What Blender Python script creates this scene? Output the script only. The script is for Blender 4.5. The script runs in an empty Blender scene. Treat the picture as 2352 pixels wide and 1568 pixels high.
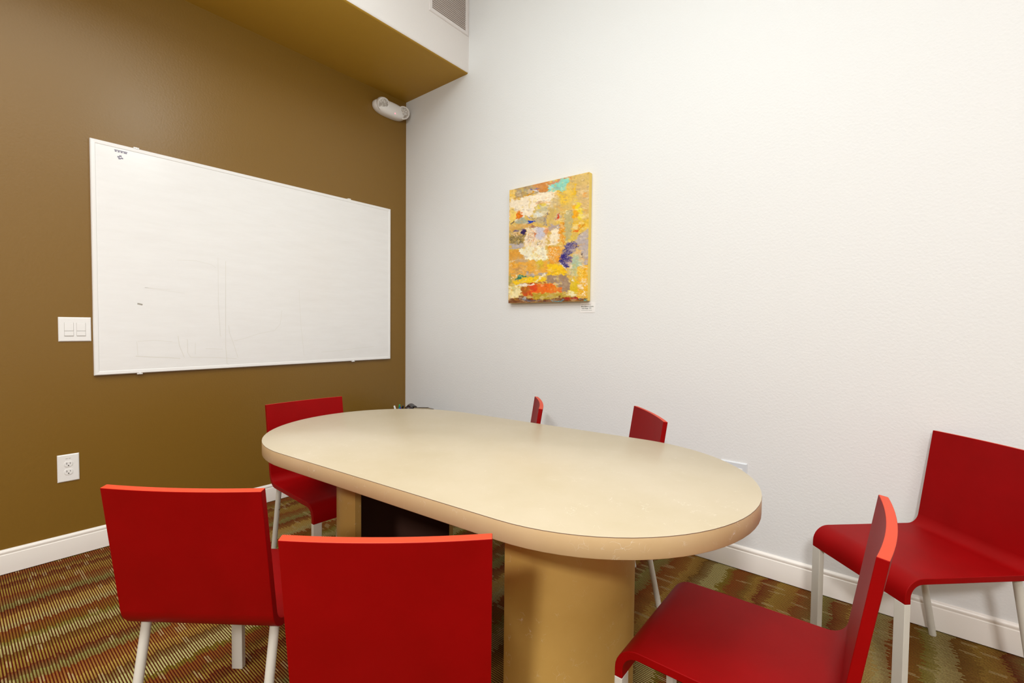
import bpy, bmesh, math, random
import numpy as np
from mathutils import Vector, Matrix
random.seed(4)
PI = math.pi
sc = bpy.context.scene
COL = sc.collection

# ------------------------------------------------------------------ colours / materials
def lin(r, g, b):
    f = lambda v: (v/255/12.92) if v/255 <= .04045 else ((v/255+.055)/1.055)**2.4
    return (f(r), f(g), f(b), 1)

def new_mat(name, col, rough=.6, metal=0, spec=.5):
    m = bpy.data.materials.new(name); m.use_nodes = True
    b = m.node_tree.nodes['Principled BSDF']
    b.inputs['Base Color'].default_value = col
    b.inputs['Roughness'].default_value = rough
    b.inputs['Metallic'].default_value = metal
    b.inputs['Specular IOR Level'].default_value = spec
    return m, m.node_tree, b

def N(nt, kind, **kw):
    n = nt.nodes.new(kind)
    for k, v in kw.items():
        if k in n.inputs: n.inputs[k].default_value = v
        else: setattr(n, k, v)
    return n

def L(nt, a, b): nt.links.new(a, b)

def mth(nt, op, a, b=None, c=None):
    n = nt.nodes.new('ShaderNodeMath'); n.operation = op
    for i, v in enumerate((a, b, c)):
        if v is None: continue
        if isinstance(v, (int, float)): n.inputs[i].default_value = v
        else: L(nt, v, n.inputs[i])
    return n.outputs[0]

def mixc(nt, fac, a, b, mode='MIX'):
    n = nt.nodes.new('ShaderNodeMix'); n.data_type = 'RGBA'; n.blend_type = mode
    for s, v in ((n.inputs[0], fac), (n.inputs[6], a), (n.inputs[7], b)):
        if isinstance(v, (int, float, tuple)): s.default_value = v
        else: L(nt, v, s)
    return n.outputs[2]

def ramp(nt, fac, stops, interp='LINEAR'):
    n = nt.nodes.new('ShaderNodeValToRGB'); n.color_ramp.interpolation = interp
    e = n.color_ramp.elements
    while len(e) < len(stops): e.new(.5)
    for i, (p, c) in enumerate(stops):
        e[i].position = p; e[i].color = c if len(c) == 4 else (*c, 1)
    L(nt, fac, n.inputs[0])
    return n.outputs[0]

def bump(nt, bsdf, h, strength, dist):
    n = N(nt, 'ShaderNodeBump'); n.inputs['Strength'].default_value = strength; n.inputs['Distance'].default_value = dist
    L(nt, h, n.inputs['Height']); L(nt, n.outputs[0], bsdf.inputs['Normal'])

def coords(nt, kind='Object'):
    return nt.nodes.new('ShaderNodeTexCoord').outputs[kind]

def wall_paint(name, col, rough, strength=.25, spec=.3):
    m, nt, b = new_mat(name, col, rough, spec=spec)
    co = coords(nt)
    n1 = N(nt, 'ShaderNodeTexNoise', Scale=95.0, Detail=3.0, Roughness=.55); L(nt, co, n1.inputs['Vector'])
    n2 = N(nt, 'ShaderNodeTexVoronoi', Scale=60.0); L(nt, co, n2.inputs['Vector'])
    blob = ramp(nt, n2.outputs['Distance'], [(0, (1, 1, 1)), (.32, (0, 0, 0))])
    h = mth(nt, 'ADD', n1.outputs['Fac'], mth(nt, 'MULTIPLY', blob, .25))
    bump(nt, b, h, strength, .003)
    return m

M = {}
M['white_wall'] = wall_paint('white orange peel wall paint', (.768, .775, .775, 1), .55)
M['brown_wall'] = wall_paint('olive brown wall paint', (.205, .106, .012, 1), .36, .18, .5)
M['ceiling'] = wall_paint('white ceiling paint', (.85, .85, .84, 1), .8)
M['trim'] = new_mat('white semigloss trim', (.86, .82, .77, 1), .32)[0]
M['plate'] = new_mat('white plastic plate', (.86, .85, .84, 1), .28)[0]
M['plate_dark'] = new_mat('dark slot', (.05, .04, .035, 1), .6)[0]
M['slot_grey'] = new_mat('shaded gap grey plastic', (.42, .40, .38, 1), .6)[0]
M['steel'] = new_mat('brushed steel', (.7, .7, .68, 1), .3, 1)[0]

def red_mat():
    m, nt, b = new_mat('red polyurethane foam skin', (.28, .001, .003, 1), .5, spec=.1)
    co = coords(nt)
    n = N(nt, 'ShaderNodeTexNoise', Scale=9.0, Detail=4.0); L(nt, co, n.inputs['Vector'])
    c = ramp(nt, n.outputs['Fac'], [(.3, (.245, .0006, .001)), (.7, (.28, .0007, .0016))])
    L(nt, c, b.inputs['Base Color'])
    n2 = N(nt, 'ShaderNodeTexNoise', Scale=420.0, Detail=2.0); L(nt, co, n2.inputs['Vector'])
    bump(nt, b, n2.outputs['Fac'], .12, .0006)
    return m
M['red'] = red_mat()
M['red_edge'] = new_mat('paler orange red top edge', (.60, .052, .014, 1), .5, spec=.3)[0]  # top cap of the backrest, paler and more orange than the shell

def leg_mat():
    m, nt, b = new_mat('pale grey painted steel', (.62, .60, .54, 1), .38)
    co = coords(nt)
    n = N(nt, 'ShaderNodeTexVoronoi', Scale=14.0); L(nt, co, n.inputs['Vector'])
    f = ramp(nt, n.outputs['Distance'], [(0, (1, 1, 1)), (.05, (1, 1, 1)), (.07, (0, 0, 0))], 'LINEAR')
    L(nt, mixc(nt, f, (.62, .60, .54, 1), (.25, .12, .06, 1)), b.inputs['Base Color'])
    return m
M['leg'] = leg_mat()

def laminate(name, c1, c2, rough, fleck):
    m, nt, b = new_mat(name, c1, rough, spec=.5)
    co = coords(nt)
    n = N(nt, 'ShaderNodeTexNoise', Scale=3.5, Detail=6.0, Roughness=.6); L(nt, co, n.inputs['Vector'])
    base = ramp(nt, n.outputs['Fac'], [(.3, c1[:3]), (.72, c2[:3])])
    nz = N(nt, 'ShaderNodeTexNoise', Scale=40.0, Detail=2.0); L(nt, co, nz.inputs['Vector'])
    mx = N(nt, 'ShaderNodeMix', data_type='VECTOR'); mx.inputs[0].default_value = .035
    L(nt, co, mx.inputs[4]); L(nt, nz.outputs['Color'], mx.inputs[5])
    v = N(nt, 'ShaderNodeTexVoronoi', feature='DISTANCE_TO_EDGE', Scale=46.0); L(nt, mx.outputs[1], v.inputs['Vector'])
    line = ramp(nt, v.outputs['Distance'], [(0, (1, 1, 1)), (.022, (0, 0, 0))])
    g = N(nt, 'ShaderNodeTexNoise', Scale=30.0, Detail=1.0); L(nt, co, g.inputs['Vector'])
    gate = ramp(nt, g.outputs['Fac'], [(.60, (0, 0, 0)), (.66, (1, 1, 1))])
    g2 = N(nt, 'ShaderNodeTexNoise', Scale=5.0, Detail=2.0); L(nt, co, g2.inputs['Vector'])
    gate2 = ramp(nt, g2.outputs['Fac'], [(.40, (.15, .15, .15)), (.65, (1, 1, 1))])
    f = mth(nt, 'MULTIPLY', mth(nt, 'MULTIPLY', line, gate), mth(nt, 'MULTIPLY', gate2, fleck))
    L(nt, mixc(nt, f, base, (.92, .88, .80, 1)), b.inputs['Base Color'])
    return m
M['top'] = laminate('cream laminate with fine fibre fleck', (.49, .41, .275, 1), (.545, .465, .34, 1), .34, .35)
M['band'] = laminate('tan laminate edge with fibre fleck', (.62, .44, .23, 1), (.71, .53, .31, 1), .40, .8)
M['ped'] = laminate('ochre tan laminate with fibre fleck', (.50, .30, .072, 1), (.58, .36, .10, 1), .42, .75)
M['seam'] = new_mat('dark laminate seam', (.16, .09, .06, 1), .5)[0]
M['dark_in'] = new_mat('dark pedestal inside', (.06, .02, .01, 1), .9)[0]  # inner pedestal faces, much darker than the outer laminate

def carpet():
    m, nt, b = new_mat('striped ribbed carpet tile', (.2, .1, .05, 1), .95, spec=.1)
    co = coords(nt)
    s = N(nt, 'ShaderNodeSeparateXYZ'); L(nt, co, s.inputs[0])
    X, Y = s.outputs[0], s.outputs[1]
    P = .0080
    q = mth(nt, 'DIVIDE', Y, P)
    row = mth(nt, 'FLOOR', q); fr = mth(nt, 'FRACT', q)
    wn = N(nt, 'ShaderNodeTexWhiteNoise', noise_dimensions='1D'); L(nt, row, wn.inputs['W'])
    # each half metre strip of tiles carries its own run of bands
    tile = mth(nt, 'FLOOR', mth(nt, 'DIVIDE', mth(nt, 'ADD', Y, .34), 1.0))
    tn = N(nt, 'ShaderNodeTexWhiteNoise', noise_dimensions='1D'); L(nt, mth(nt, 'ADD', tile, 17.3), tn.inputs['W'])
    jit = mth(nt, 'MULTIPLY', mth(nt, 'SUBTRACT', wn.outputs[0], .5), .022)
    wv = N(nt, 'ShaderNodeTexNoise', Scale=6.0, Detail=3.0); L(nt, co, wv.inputs['Vector'])
    wob = mth(nt, 'MULTIPLY', mth(nt, 'SUBTRACT', wv.outputs['Fac'], .5), .05)
    u = mth(nt, 'ADD', mth(nt, 'ADD', X, jit), mth(nt, 'ADD', wob, mth(nt, 'MULTIPLY', tn.outputs[0], .0)))
    up = mth(nt, 'FRACT', mth(nt, 'DIVIDE', mth(nt, 'ADD', u, .02), 1.30))
    C = dict(ol=lin(138, 124, 42), ta=lin(184, 152, 72), pa=lin(190, 182, 118), ru=lin(140, 84, 32), br=lin(122, 90, 34), yl=lin(164, 142, 60), gr=lin(146, 146, 82), rd=lin(120, 58, 22))
    seq = [('ol', 3), ('ru', 6), ('br', 3), ('yl', 3.5), ('rd', 5), ('yl', 9), ('ru', 8), ('gr', 5), ('rd', 7), ('ta', 8), ('pa', 5), ('ru', 9),
           ('ol', 4), ('pa', 6), ('br', 6), ('yl', 8), ('rd', 5), ('gr', 6), ('ru', 8), ('ta', 6), ('br', 5), ('pa', 7)]
    tot = sum(w for _, w in seq); p = 0; st = []
    for k, w in seq:
        st.append((p/tot, C[k])); p += w
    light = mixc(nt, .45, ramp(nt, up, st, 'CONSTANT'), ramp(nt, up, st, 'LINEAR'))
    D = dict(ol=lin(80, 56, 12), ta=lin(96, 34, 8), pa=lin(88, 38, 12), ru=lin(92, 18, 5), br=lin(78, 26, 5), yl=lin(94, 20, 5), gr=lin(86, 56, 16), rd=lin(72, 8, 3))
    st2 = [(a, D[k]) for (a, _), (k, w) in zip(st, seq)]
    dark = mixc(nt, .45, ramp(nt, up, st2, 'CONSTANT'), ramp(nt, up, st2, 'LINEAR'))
    # loose dashes of pale yarn
    cell = mth(nt, 'FLOOR', mth(nt, 'DIVIDE', mth(nt, 'ADD', X, mth(nt, 'MULTIPLY', wn.outputs[0], .03)), .045))
    cv = N(nt, 'ShaderNodeCombineXYZ'); L(nt, cell, cv.inputs[0]); L(nt, mth(nt, 'FLOOR', mth(nt, 'DIVIDE', row, 2.0)), cv.inputs[1])
    w2 = N(nt, 'ShaderNodeTexWhiteNoise', noise_dimensions='2D'); L(nt, cv.outputs[0], w2.inputs['Vector'])
    dash = mth(nt, 'MULTIPLY', mth(nt, 'GREATER_THAN', w2.outputs[0], .93), .5)
    light = mixc(nt, dash, light, lin(200, 184, 128))
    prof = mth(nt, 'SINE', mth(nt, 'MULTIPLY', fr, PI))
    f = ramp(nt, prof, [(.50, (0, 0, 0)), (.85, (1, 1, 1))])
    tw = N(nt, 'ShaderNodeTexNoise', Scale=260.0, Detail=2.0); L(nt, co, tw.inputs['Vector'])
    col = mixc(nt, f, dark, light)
    col = mixc(nt, 1.0, col, ramp(nt, tw.outputs['Fac'], [(.3, (.62, .62, .62)), (.7, (1.05, 1.05, 1.05))]), 'MULTIPLY')
    L(nt, col, b.inputs['Base Color'])
    bump(nt, b, mth(nt, 'ADD', prof, mth(nt, 'MULTIPLY', tw.outputs['Fac'], .3)), .6, .003)
    return m
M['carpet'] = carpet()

# ------------------------------------------------------------------ mesh helpers
def obj(name, bm, mats, parent=None, smooth=False, bevel=0, segs=2, ang=40):
    me = bpy.data.meshes.new(name); bmesh.ops.recalc_face_normals(bm, faces=bm.faces)
    bm.to_mesh(me); bm.free()
    for m in (mats if isinstance(mats, (list, tuple)) else [mats]): me.materials.append(m)
    o = bpy.data.objects.new(name, me); COL.objects.link(o)
    if parent: o.parent = parent
    if smooth:
        me.polygons.foreach_set('use_smooth', [True]*len(me.polygons))
        me.set_sharp_from_angle(angle=math.radians(ang))
    if bevel:
        b = o.modifiers.new('bevel', 'BEVEL'); b.width = bevel; b.segments = segs; b.limit_method = 'ANGLE'; b.angle_limit = math.radians(ang)
        b.harden_normals = smooth
    return o

def box(bm, lo, hi, mi=0):
    v = [bm.verts.new((x, y, z)) for z in (lo[2], hi[2]) for y in (lo[1], hi[1]) for x in (lo[0], hi[0])]
    for f in ((0, 2, 3, 1), (4, 5, 7, 6), (0, 1, 5, 4), (2, 6, 7, 3), (0, 4, 6, 2), (1, 3, 7, 5)):
        bm.faces.new([v[i] for i in f]).material_index = mi

def prism(bm, pts, fn, a, b, mi=0, cap=True):
    """extrude a closed 2-D outline between a and b; fn(p, t) -> 3-D point"""
    n = len(pts)
    r0 = [bm.verts.new(fn(p, a)) for p in pts]; r1 = [bm.verts.new(fn(p, b)) for p in pts]
    for i in range(n):
        bm.faces.new((r0[i], r0[(i+1) % n], r1[(i+1) % n], r1[i])).material_index = mi
    if cap:
        bm.faces.new(r0[::-1]).material_index = mi; bm.faces.new(r1).material_index = mi
    return r0, r1

def tube(bm, p0, p1, r, n=20, r2=None, mi=0):
    p0, p1 = Vector(p0), Vector(p1); d = (p1-p0).normalized()
    a = d.orthogonal().normalized(); b = d.cross(a); r2 = r if r2 is None else r2
    A = [bm.verts.new(p0+(a*math.cos(2*PI*i/n)+b*math.sin(2*PI*i/n))*r) for i in range(n)]
    B = [bm.verts.new(p1+(a*math.cos(2*PI*i/n)+b*math.sin(2*PI*i/n))*r2) for i in range(n)]
    for i in range(n): bm.faces.new((A[i], A[(i+1) % n], B[(i+1) % n], B[i])).material_index = mi
    bm.faces.new(A[::-1]).material_index = mi; bm.faces.new(B).material_index = mi

def path_tube(bm, pts, r, n=10):
    pts = [Vector(p) for p in pts]; rings = []
    for i, p in enumerate(pts):
        d = (pts[min(i+1, len(pts)-1)]-pts[max(i-1, 0)]).normalized()
        a = d.cross(Vector((0, 0, 1)))
        a = a.normalized() if a.length > 1e-4 else Vector((1, 0, 0)); b = d.cross(a)
        rings.append([bm.verts.new(p+(a*math.cos(2*PI*k/n)+b*math.sin(2*PI*k/n))*r) for k in range(n)])
    for A, B in zip(rings, rings[1:]):
        for k in range(n): bm.faces.new((A[k], A[(k+1) % n], B[(k+1) % n], B[k]))
    bm.faces.new(rings[0][::-1]); bm.faces.new(rings[-1])

def lathe(bm, prof, origin=(0, 0, 0), axis='Z', n=32, mi=0):
    o = Vector(origin)
    def pt(r, h, t):
        c, s = r*math.cos(t), r*math.sin(t)
        return o+Vector({'Z': (c, s, h), 'X': (h, c, s), 'Y': (c, h, s)}[axis])
    rings = []
    for r, h in prof:
        if r < 1e-6: rings.append([bm.verts.new(pt(0, h, 0))])
        else: rings.append([bm.verts.new(pt(r, h, 2*PI*k/n)) for k in range(n)])
    for A, B in zip(rings, rings[1:]):
        for k in range(n):
            q = [A[k % len(A)], A[(k+1) % len(A)], B[(k+1) % len(B)], B[k % len(B)]]
            u = []
            for v in q:
                if v not in u: u.append(v)
            if len(u) > 2: bm.faces.new(u).material_index = mi

def empty(name, loc=(0, 0, 0), rz=0):
    o = bpy.data.objects.new(name, None); COL.objects.link(o)
    o.location = loc; o.rotation_euler = (0, 0, rz); o.empty_display_size = .1
    return o

def tag(o, label, cat, group=None):
    o['label'] = label; o['category'] = cat
    if group: o['group'] = group
    return o

def struct(o, kind='structure'):
    o['kind'] = kind; return o

# ------------------------------------------------------------------ room
RX, RY, H = 5.6, -5.6, 3.75
SO_W, SO_Z = .7212, 3.0105
bm = bmesh.new(); box(bm, (-.1, RY-.1, -.12), (RX+.1, .1, 0)); struct(obj('floor', bm, M['carpet']))
bm = bmesh.new(); box(bm, (-.1, RY-.1, H), (RX+.1, .1, H+.1)); struct(obj('ceiling', bm, M['ceiling']))
bm = bmesh.new(); box(bm, (-.1, RY-.1, 0), (0, .1, H)); struct(obj('wall_left', bm, M['brown_wall']))
bm = bmesh.new(); box(bm, (0, 0, 0), (RX+.1, .1, H)); struct(obj('wall_back', bm, M['white_wall']))
bm = bmesh.new(); box(bm, (RX, RY, 0), (RX+.1, 0, H)); struct(obj('wall_right', bm, M['white_wall']))
bm = bmesh.new(); box(bm, (0, RY-.1, 0), (RX, RY, H)); struct(obj('wall_front', bm, M['brown_wall']))

# dropped soffit along the brown wall, rounded lower edge, underside ochre, its colour brightened in place of light
bm = bmesh.new()
r = .02; pts = [(0, H), (0, SO_Z), (SO_W-r, SO_Z)]
arc = [(SO_W-r+r*math.sin(t), SO_Z+r-r*math.cos(t)) for t in np.linspace(0, PI/2, 7)[1:]]
pts += arc + [(SO_W, H)]
n = len(pts)
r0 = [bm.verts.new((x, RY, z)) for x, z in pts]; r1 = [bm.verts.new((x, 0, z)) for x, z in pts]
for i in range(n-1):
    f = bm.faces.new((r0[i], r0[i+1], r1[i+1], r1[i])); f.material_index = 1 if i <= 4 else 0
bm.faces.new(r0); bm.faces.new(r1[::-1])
struct(obj('trim_1', bm, [wall_paint('warm white soffit paint', (.72, .68, .655, 1), .6, .15), wall_paint('ochre soffit underside paint brightened for light', (.40, .225, .022, 1), .5, .12)], smooth=True, ang=60))

# baseboards with a moulded top
def base_prof():
    h = .116
    return [(0, 0), (.013, 0), (.013, h-.026), (.0125, h-.024), (.0095, h-.022), (.0095, h-.019), (.0115, h-.015), (.0115, h-.010), (.009, h-.005), (.005, h-.001), (0, h)]
def baseboard(name, fn, a, b):
    bm = bmesh.new(); prism(bm, base_prof(), fn, a, b)
    return struct(obj(name, bm, M['trim'], smooth=True, ang=35))
Z0 = .004
baseboard('baseboard_left', lambda p, t: (p[0], t, p[1]+Z0*(p[1] == 0)), RY, 0)
baseboard('baseboard_back', lambda p, t: (t, -p[0], p[1]+Z0*(p[1] == 0)), .013, RX)
baseboard('baseboard_right', lambda p, t: (RX-p[0], t, p[1]), RY, -.013)
baseboard('baseboard_front', lambda p, t: (t, RY+p[0], p[1]), .013, RX-.013)

# ------------------------------------------------------------------ chairs
W_, HB, ZS, T_, YT, YF, ZL = .386, .7912, .4333, .0194, -.0559, .4411, .3548
RTY, RTX, RFY, RFX, SAG, LW = .036, .168, -.044, .168, .0135, .0365

def shell_profile():
    """centre-side profile, outer surface (y, z) and inner surface offset by T_"""
    out, inn = [], []
    zt = ZS-T_
    # straight back from top down to the rear bend
    bx, bz = 0.0, zt
    d = Vector((YT-bx, HB-bz)); Lb = d.length; d.normalize()
    nrm = Vector((d.y, -d.x))          # towards the sitter (+y)
    if nrm.x < 0: nrm = -nrm
    R = .062                            # outer bend radius
    ang = math.acos(max(-1, min(1, d.x)))         # angle between back direction and +y (seat direction)
    t = R/math.tan(ang/2)
    p_start = Vector((bx, bz))+d*t; p_end = Vector((bx+t, bz))
    cen = p_start+nrm*R
    back = [Vector((YT, HB)).lerp(p_start, k/10) for k in range(11)]
    a0 = math.atan2(-nrm.y, -nrm.x); a1 = -PI/2
    if a0 > 0: a0 -= 2*PI
    bend = [(cen+Vector((math.cos(a), math.sin(a)))*R, Vector((-math.cos(a), -math.sin(a)))) for a in np.linspace(a0, a1, 10)[1:]]
    prof_back = [(p, nrm) for p in back]
    prof_seat = [(back[-1], nrm)]+bend
    # straight seat to front bend (outer = top here is inner surface)
    Rf = .058
    y1 = YF-Rf
    ys = np.linspace(prof_seat[-1][0].x, y1, 8)[1:]
    prof_seat += [(Vector((y, zt)), Vector((0, 1))) for y in ys]
    ri = Rf-T_
    cf = Vector((y1, ZS-Rf))
    for a in np.linspace(PI/2, 0, 9)[1:]:
        dd = Vector((math.cos(a), math.sin(a)))
        prof_seat.append((cf+dd*ri, dd))
    for z in np.linspace(ZS-Rf, ZL, 4)[1:]:
        prof_seat.append((Vector((YF-T_, z)), Vector((1, 0))))
    return prof_back, prof_seat, p_start.y

PB, PS, ZBEND = shell_profile()

def shell_part(prof, cap0, cap1):
    bm = bmesh.new(); NX = 14; G = {0: [], 1: []}
    for side in (0, 1):
        for p, nn in prof:
            q = p+nn*T_*side
            rowv = []
            k = max(0, (p.y-ZBEND)/(HB-ZBEND)) if p.x < .1 else 0
            for i in range(NX+1):
                x = -W_/2+W_*i/NX; s = SAG*k*(1-(2*x/W_)**2)
                rowv.append(bm.verts.new((x, q.x-s, q.y)))
            G[side].append(rowv)
    m = len(prof)
    for side in (0, 1):
        for j in range(m-1):
            for i in range(NX):
                a, b, c, d = G[side][j][i], G[side][j][i+1], G[side][j+1][i+1], G[side][j+1][i]
                bm.faces.new((a, b, c, d) if side == 0 else (d, c, b, a))
    for i in (0, NX):
        for j in range(m-1):
            q = (G[0][j][i], G[0][j+1][i], G[1][j+1][i], G[1][j][i]); bm.faces.new(q if i == 0 else q[::-1])
    for flag, j in ((cap0, 0), (cap1, m-1)):
        if flag:
            for i in range(NX): bm.faces.new((G[0][j][i], G[1][j][i], G[1][j][i+1], G[0][j][i+1])).material_index = 1 if j == 0 else 0
    return bm

def make_chair():
    root = empty('stacking_chair')
    obj('backrest', shell_part(PB, True, False), [M['red'], M['red_edge']], root, True, .0022, 2, 50)
    obj('seat', shell_part(PS, False, True), M['red'], root, True, .0022, 2, 50)
    for s in (-1, 1):
        bm = bmesh.new()
        x0, x1 = sorted((s*W_/2, s*(W_/2-LW)))
        box(bm, (x0, YF-T_, 0), (x1, YF, ZL))
        obj('leg', bm, M['leg'], root, True, .0015, 2)
        bm = bmesh.new()
        tube(bm, (s*RTX, RTY+.008, ZS-T_), (s*RFX, RFY, .004), .0115, 20)
        tube(bm, (s*RFX, RFY, .004), (s*RFX, RFY-.0005, 0), .0118, 20, .0108)
        obj('leg', bm, M['leg'], root, True)
    return root

POSES = [
 (1.869, -2.079, 2.223-0.0, 'red shell chair seen from behind, left of the two in the foreground'),
 (2.441, -1.923, 2.297, 'red shell chair closest to the camera, its back cut off by the bottom edge'),
 (3.126, -1.271, 3.158, 'red shell chair at the right table end, seat seen from the side, facing the pedestal'),
 (3.408, -.203, 3.909, 'red shell chair pushed against the white wall at the right, its baseboard visible beneath'),
 (.933-.012, -1.304, -.040, 'red shell chair tucked under the left table end in front of the whiteboard wall'),
 (1.743, -.571, 3.830, 'red shell chair behind the table, only a narrow backrest edge showing, below the painting'),
 (2.294, -.475, 3.884, 'red shell chair behind the table, right of the painting, a slanted backrest panel showing'),
]
first = make_chair()
GROUP = 'red shell chairs around the oval table'
for k, (x, y, a, lab) in enumerate(POSES):
    if k == 0: r_ = first
    else:
        r_ = first.copy(); COL.objects.link(r_)
        for ch in list(first.children):
            c = ch.copy(); c.parent = r_; COL.objects.link(c)
    # local +y faces world direction a
    r_.location = (x, y, 0); r_.rotation_euler = (0, 0, a-PI/2)
    tag(r_, lab, 'chair', GROUP)

# ------------------------------------------------------------------ table
TX, TY, TA, TL, TR, TT = 1.9917, -1.2353, .0790, .4630, .4764, .0495
table = tag(empty('conference_table', (TX, TY, 0), TA), 'oval cream laminate conference table with a thick tan edge on two curved pedestals', 'table')
def stadium(L_, R_, n=40):
    p = [(L_+R_*math.cos(t), R_*math.sin(t)) for t in np.linspace(-PI/2, PI/2, n)]
    p += [(-L_-R_*math.cos(t), -R_*math.sin(t)) for t in np.linspace(-PI/2, PI/2, n)]
    return p
bm = bmesh.new()
levels = [(.74-TT, .0015), (.74-TT+.0015, 0), (.74-.0022, 0), (.74-.0006, 0.0002), (.74, .0012)]
rings = [[bm.verts.new((x, y, z)) for x, y in stadium(TL, TR-ins)] for z, ins in levels]
for j in range(len(rings)-1):
    for i in range(len(rings[0])):
        k = (i+1) % len(rings[0])
        bm.faces.new((rings[j][i], rings[j][k], rings[j+1][k], rings[j+1][i])).material_index = [0, 0, 1, 2][j]
bm.faces.new(rings[0][::-1]).material_index = 0
bm.faces.new(rings[-1]).material_index = 2
obj('tabletop', bm, [M['band'], M['seam'], M['top']], table, True, ang=50)
def pedestal(s):
    bm = bmesh.new(); th = .026; n = 40; cx = .335
    fl, rx = (.045, .235) if s < 0 else (.0, .265); ry = .265
    ts = np.linspace(-PI/2, PI/2, n-2)
    def outline(k):
        p = [(cx, -(ry-k))]+[(cx+fl+.001+(rx-k)*math.cos(t), (ry-k)*math.sin(t)) for t in ts]+[(cx, ry-k)]
        return [(s*x, y) for x, y in p]
    O, I = outline(0), outline(th)
    lo, hi = .0, .74-TT
    vo = [[bm.verts.new((x, y, z)) for x, y in O] for z in (lo, hi)]
    vi = [[bm.verts.new((x, y, z)) for x, y in I] for z in (lo, hi)]
    for i in range(n-1):
        bm.faces.new((vo[0][i], vo[0][i+1], vo[1][i+1], vo[1][i])).material_index = 0
        bm.faces.new((vi[0][i+1], vi[0][i], vi[1][i], vi[1][i+1])).material_index = 1
        bm.faces.new((vo[0][i+1], vo[0][i], vi[0][i], vi[0][i+1])).material_index = 1
        bm.faces.new((vo[1][i], vo[1][i+1], vi[1][i+1], vi[1][i])).material_index = 1
    for i in (0, n-1): bm.faces.new((vo[0][i], vo[1][i], vi[1][i], vi[0][i])).material_index = 0
    return bm
for s in (-1, 1):
    p_ = obj('pedestal', pedestal(s), [M['ped'], M['dark_in']], table, True, ang=50)

# ------------------------------------------------------------------ whiteboard
Y0, Y1, B0, B1 = -1.977, -.164, .904, 2.105
wb = tag(empty('whiteboard', (0, (Y0+Y1)/2, B0)), 'large white dry erase board in a thin white frame on the brown wall', 'whiteboard')
wy, wh = (Y1-Y0)/2, B1-B0
def wbm():
    m, nt, b = new_mat('white enamel writing surface with ghosted marker traces', (.86, .85, .84, 1), .22)
    co = coords(nt)
    mp = N(nt, 'ShaderNodeMapping'); mp.inputs['Scale'].default_value = (1, 1.2, 7); L(nt, co, mp.inputs['Vector'])
    n = N(nt, 'ShaderNodeTexNoise', Scale=3.0, Detail=7.0, Roughness=.7); L(nt, mp.outputs[0], n.inputs['Vector'])
    c = ramp(nt, n.outputs['Fac'], [(.35, (.86, .855, .85)), (.75, (.82, .81, .80))])
    L(nt, c, b.inputs['Base Color']); return m
bm = bmesh.new(); box(bm, (.008, -wy+.012, .012), (.017, wy-.012, wh-.012)); obj('board_surface', bm, wbm(), wb)
bm = bmesh.new()
fw, ft = .022, .020
FP = [(0, 0), (0, ft-.004), (.004, ft), (fw-.004, ft-.001), (fw, ft-.004), (fw, .006), (.012, .0)]   # (inward, out of wall)
corners = [(-wy, 0, 1, 1), (wy, 0, -1, 1), (wy, wh, -1, -1), (-wy, wh, 1, -1)]
rings = [[bm.verts.new((o_, y+sy*i_, z+sz*i_)) for i_, o_ in FP] for y, z, sy, sz in corners]
for a in range(4):
    A, B = rings[a], rings[(a+1) % 4]
    for k in range(len(FP)):
        bm.faces.new((A[k], A[(k+1) % len(FP)], B[(k+1) % len(FP)], B[k]))
obj('frame', bm, M['plate'], wb)
for yy, zz, s in ((-1.79, wh, 1), (-.53, wh, 1), (-1.79, 0, -1), (-.50, 0, -1)):
    bm = bmesh.new(); y = yy-(Y0+Y1)/2
    box(bm, (0, y-.012, min(zz, zz+s*.006)), (.019, y+.012, max(zz, zz+s*.006)))
    tube(bm, (.019, y, zz+s*.001), (.022, y, zz+s*.001), .005, 12)
    obj('wall_clip', bm, M['plate'], wb, bevel=.001)
# maker's mark at the top left and ghost strokes
bm = bmesh.new()
yl = -wy+.095; zt = wh-.034
for k, (a, b, c, d) in enumerate([(0, .054, 0, .004), (.002, .010, -.007, -.001), (.014, .022, -.007, -.001), (.026, .034, -.007, -.001), (.038, .052, -.007, -.001)]):
    box(bm, (.0171, yl+a, zt+c), (.0173, yl+b, zt+d))
for a, c in ((.012, -.034), (.020, -.028), (.016, -.042), (.026, -.038)):
    box(bm, (.0171, yl+a, zt+c), (.0173, yl+a+.010, zt+c+.007))
obj('maker_mark', bm, new_mat('grey printed mark', (.22, .20, .27, 1), .5)[0], wb)

# camera model, used to turn a few measured photo points into points on a known surface
CAM = Vector((3.18201220, -2.46813804, 1.18)); YAW, PITCH, ROLL, F = .687380769, -.0330937705, .0103167523, 1075.81286
fw_ = Vector((-math.sin(YAW)*math.cos(PITCH), math.cos(YAW)*math.cos(PITCH), math.sin(PITCH)))
rt_ = Vector((math.cos(YAW), math.sin(YAW), 0)); up_ = rt_.cross(fw_)
RT = math.cos(ROLL)*rt_+math.sin(ROLL)*up_; UP = -math.sin(ROLL)*rt_+math.cos(ROLL)*up_
def hit(px, py, ax, val):
    d = RT*((px-1176)/F)-UP*((py-784)/F)+fw_
    return CAM+d*((val-CAM[ax])/d[ax])

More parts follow.
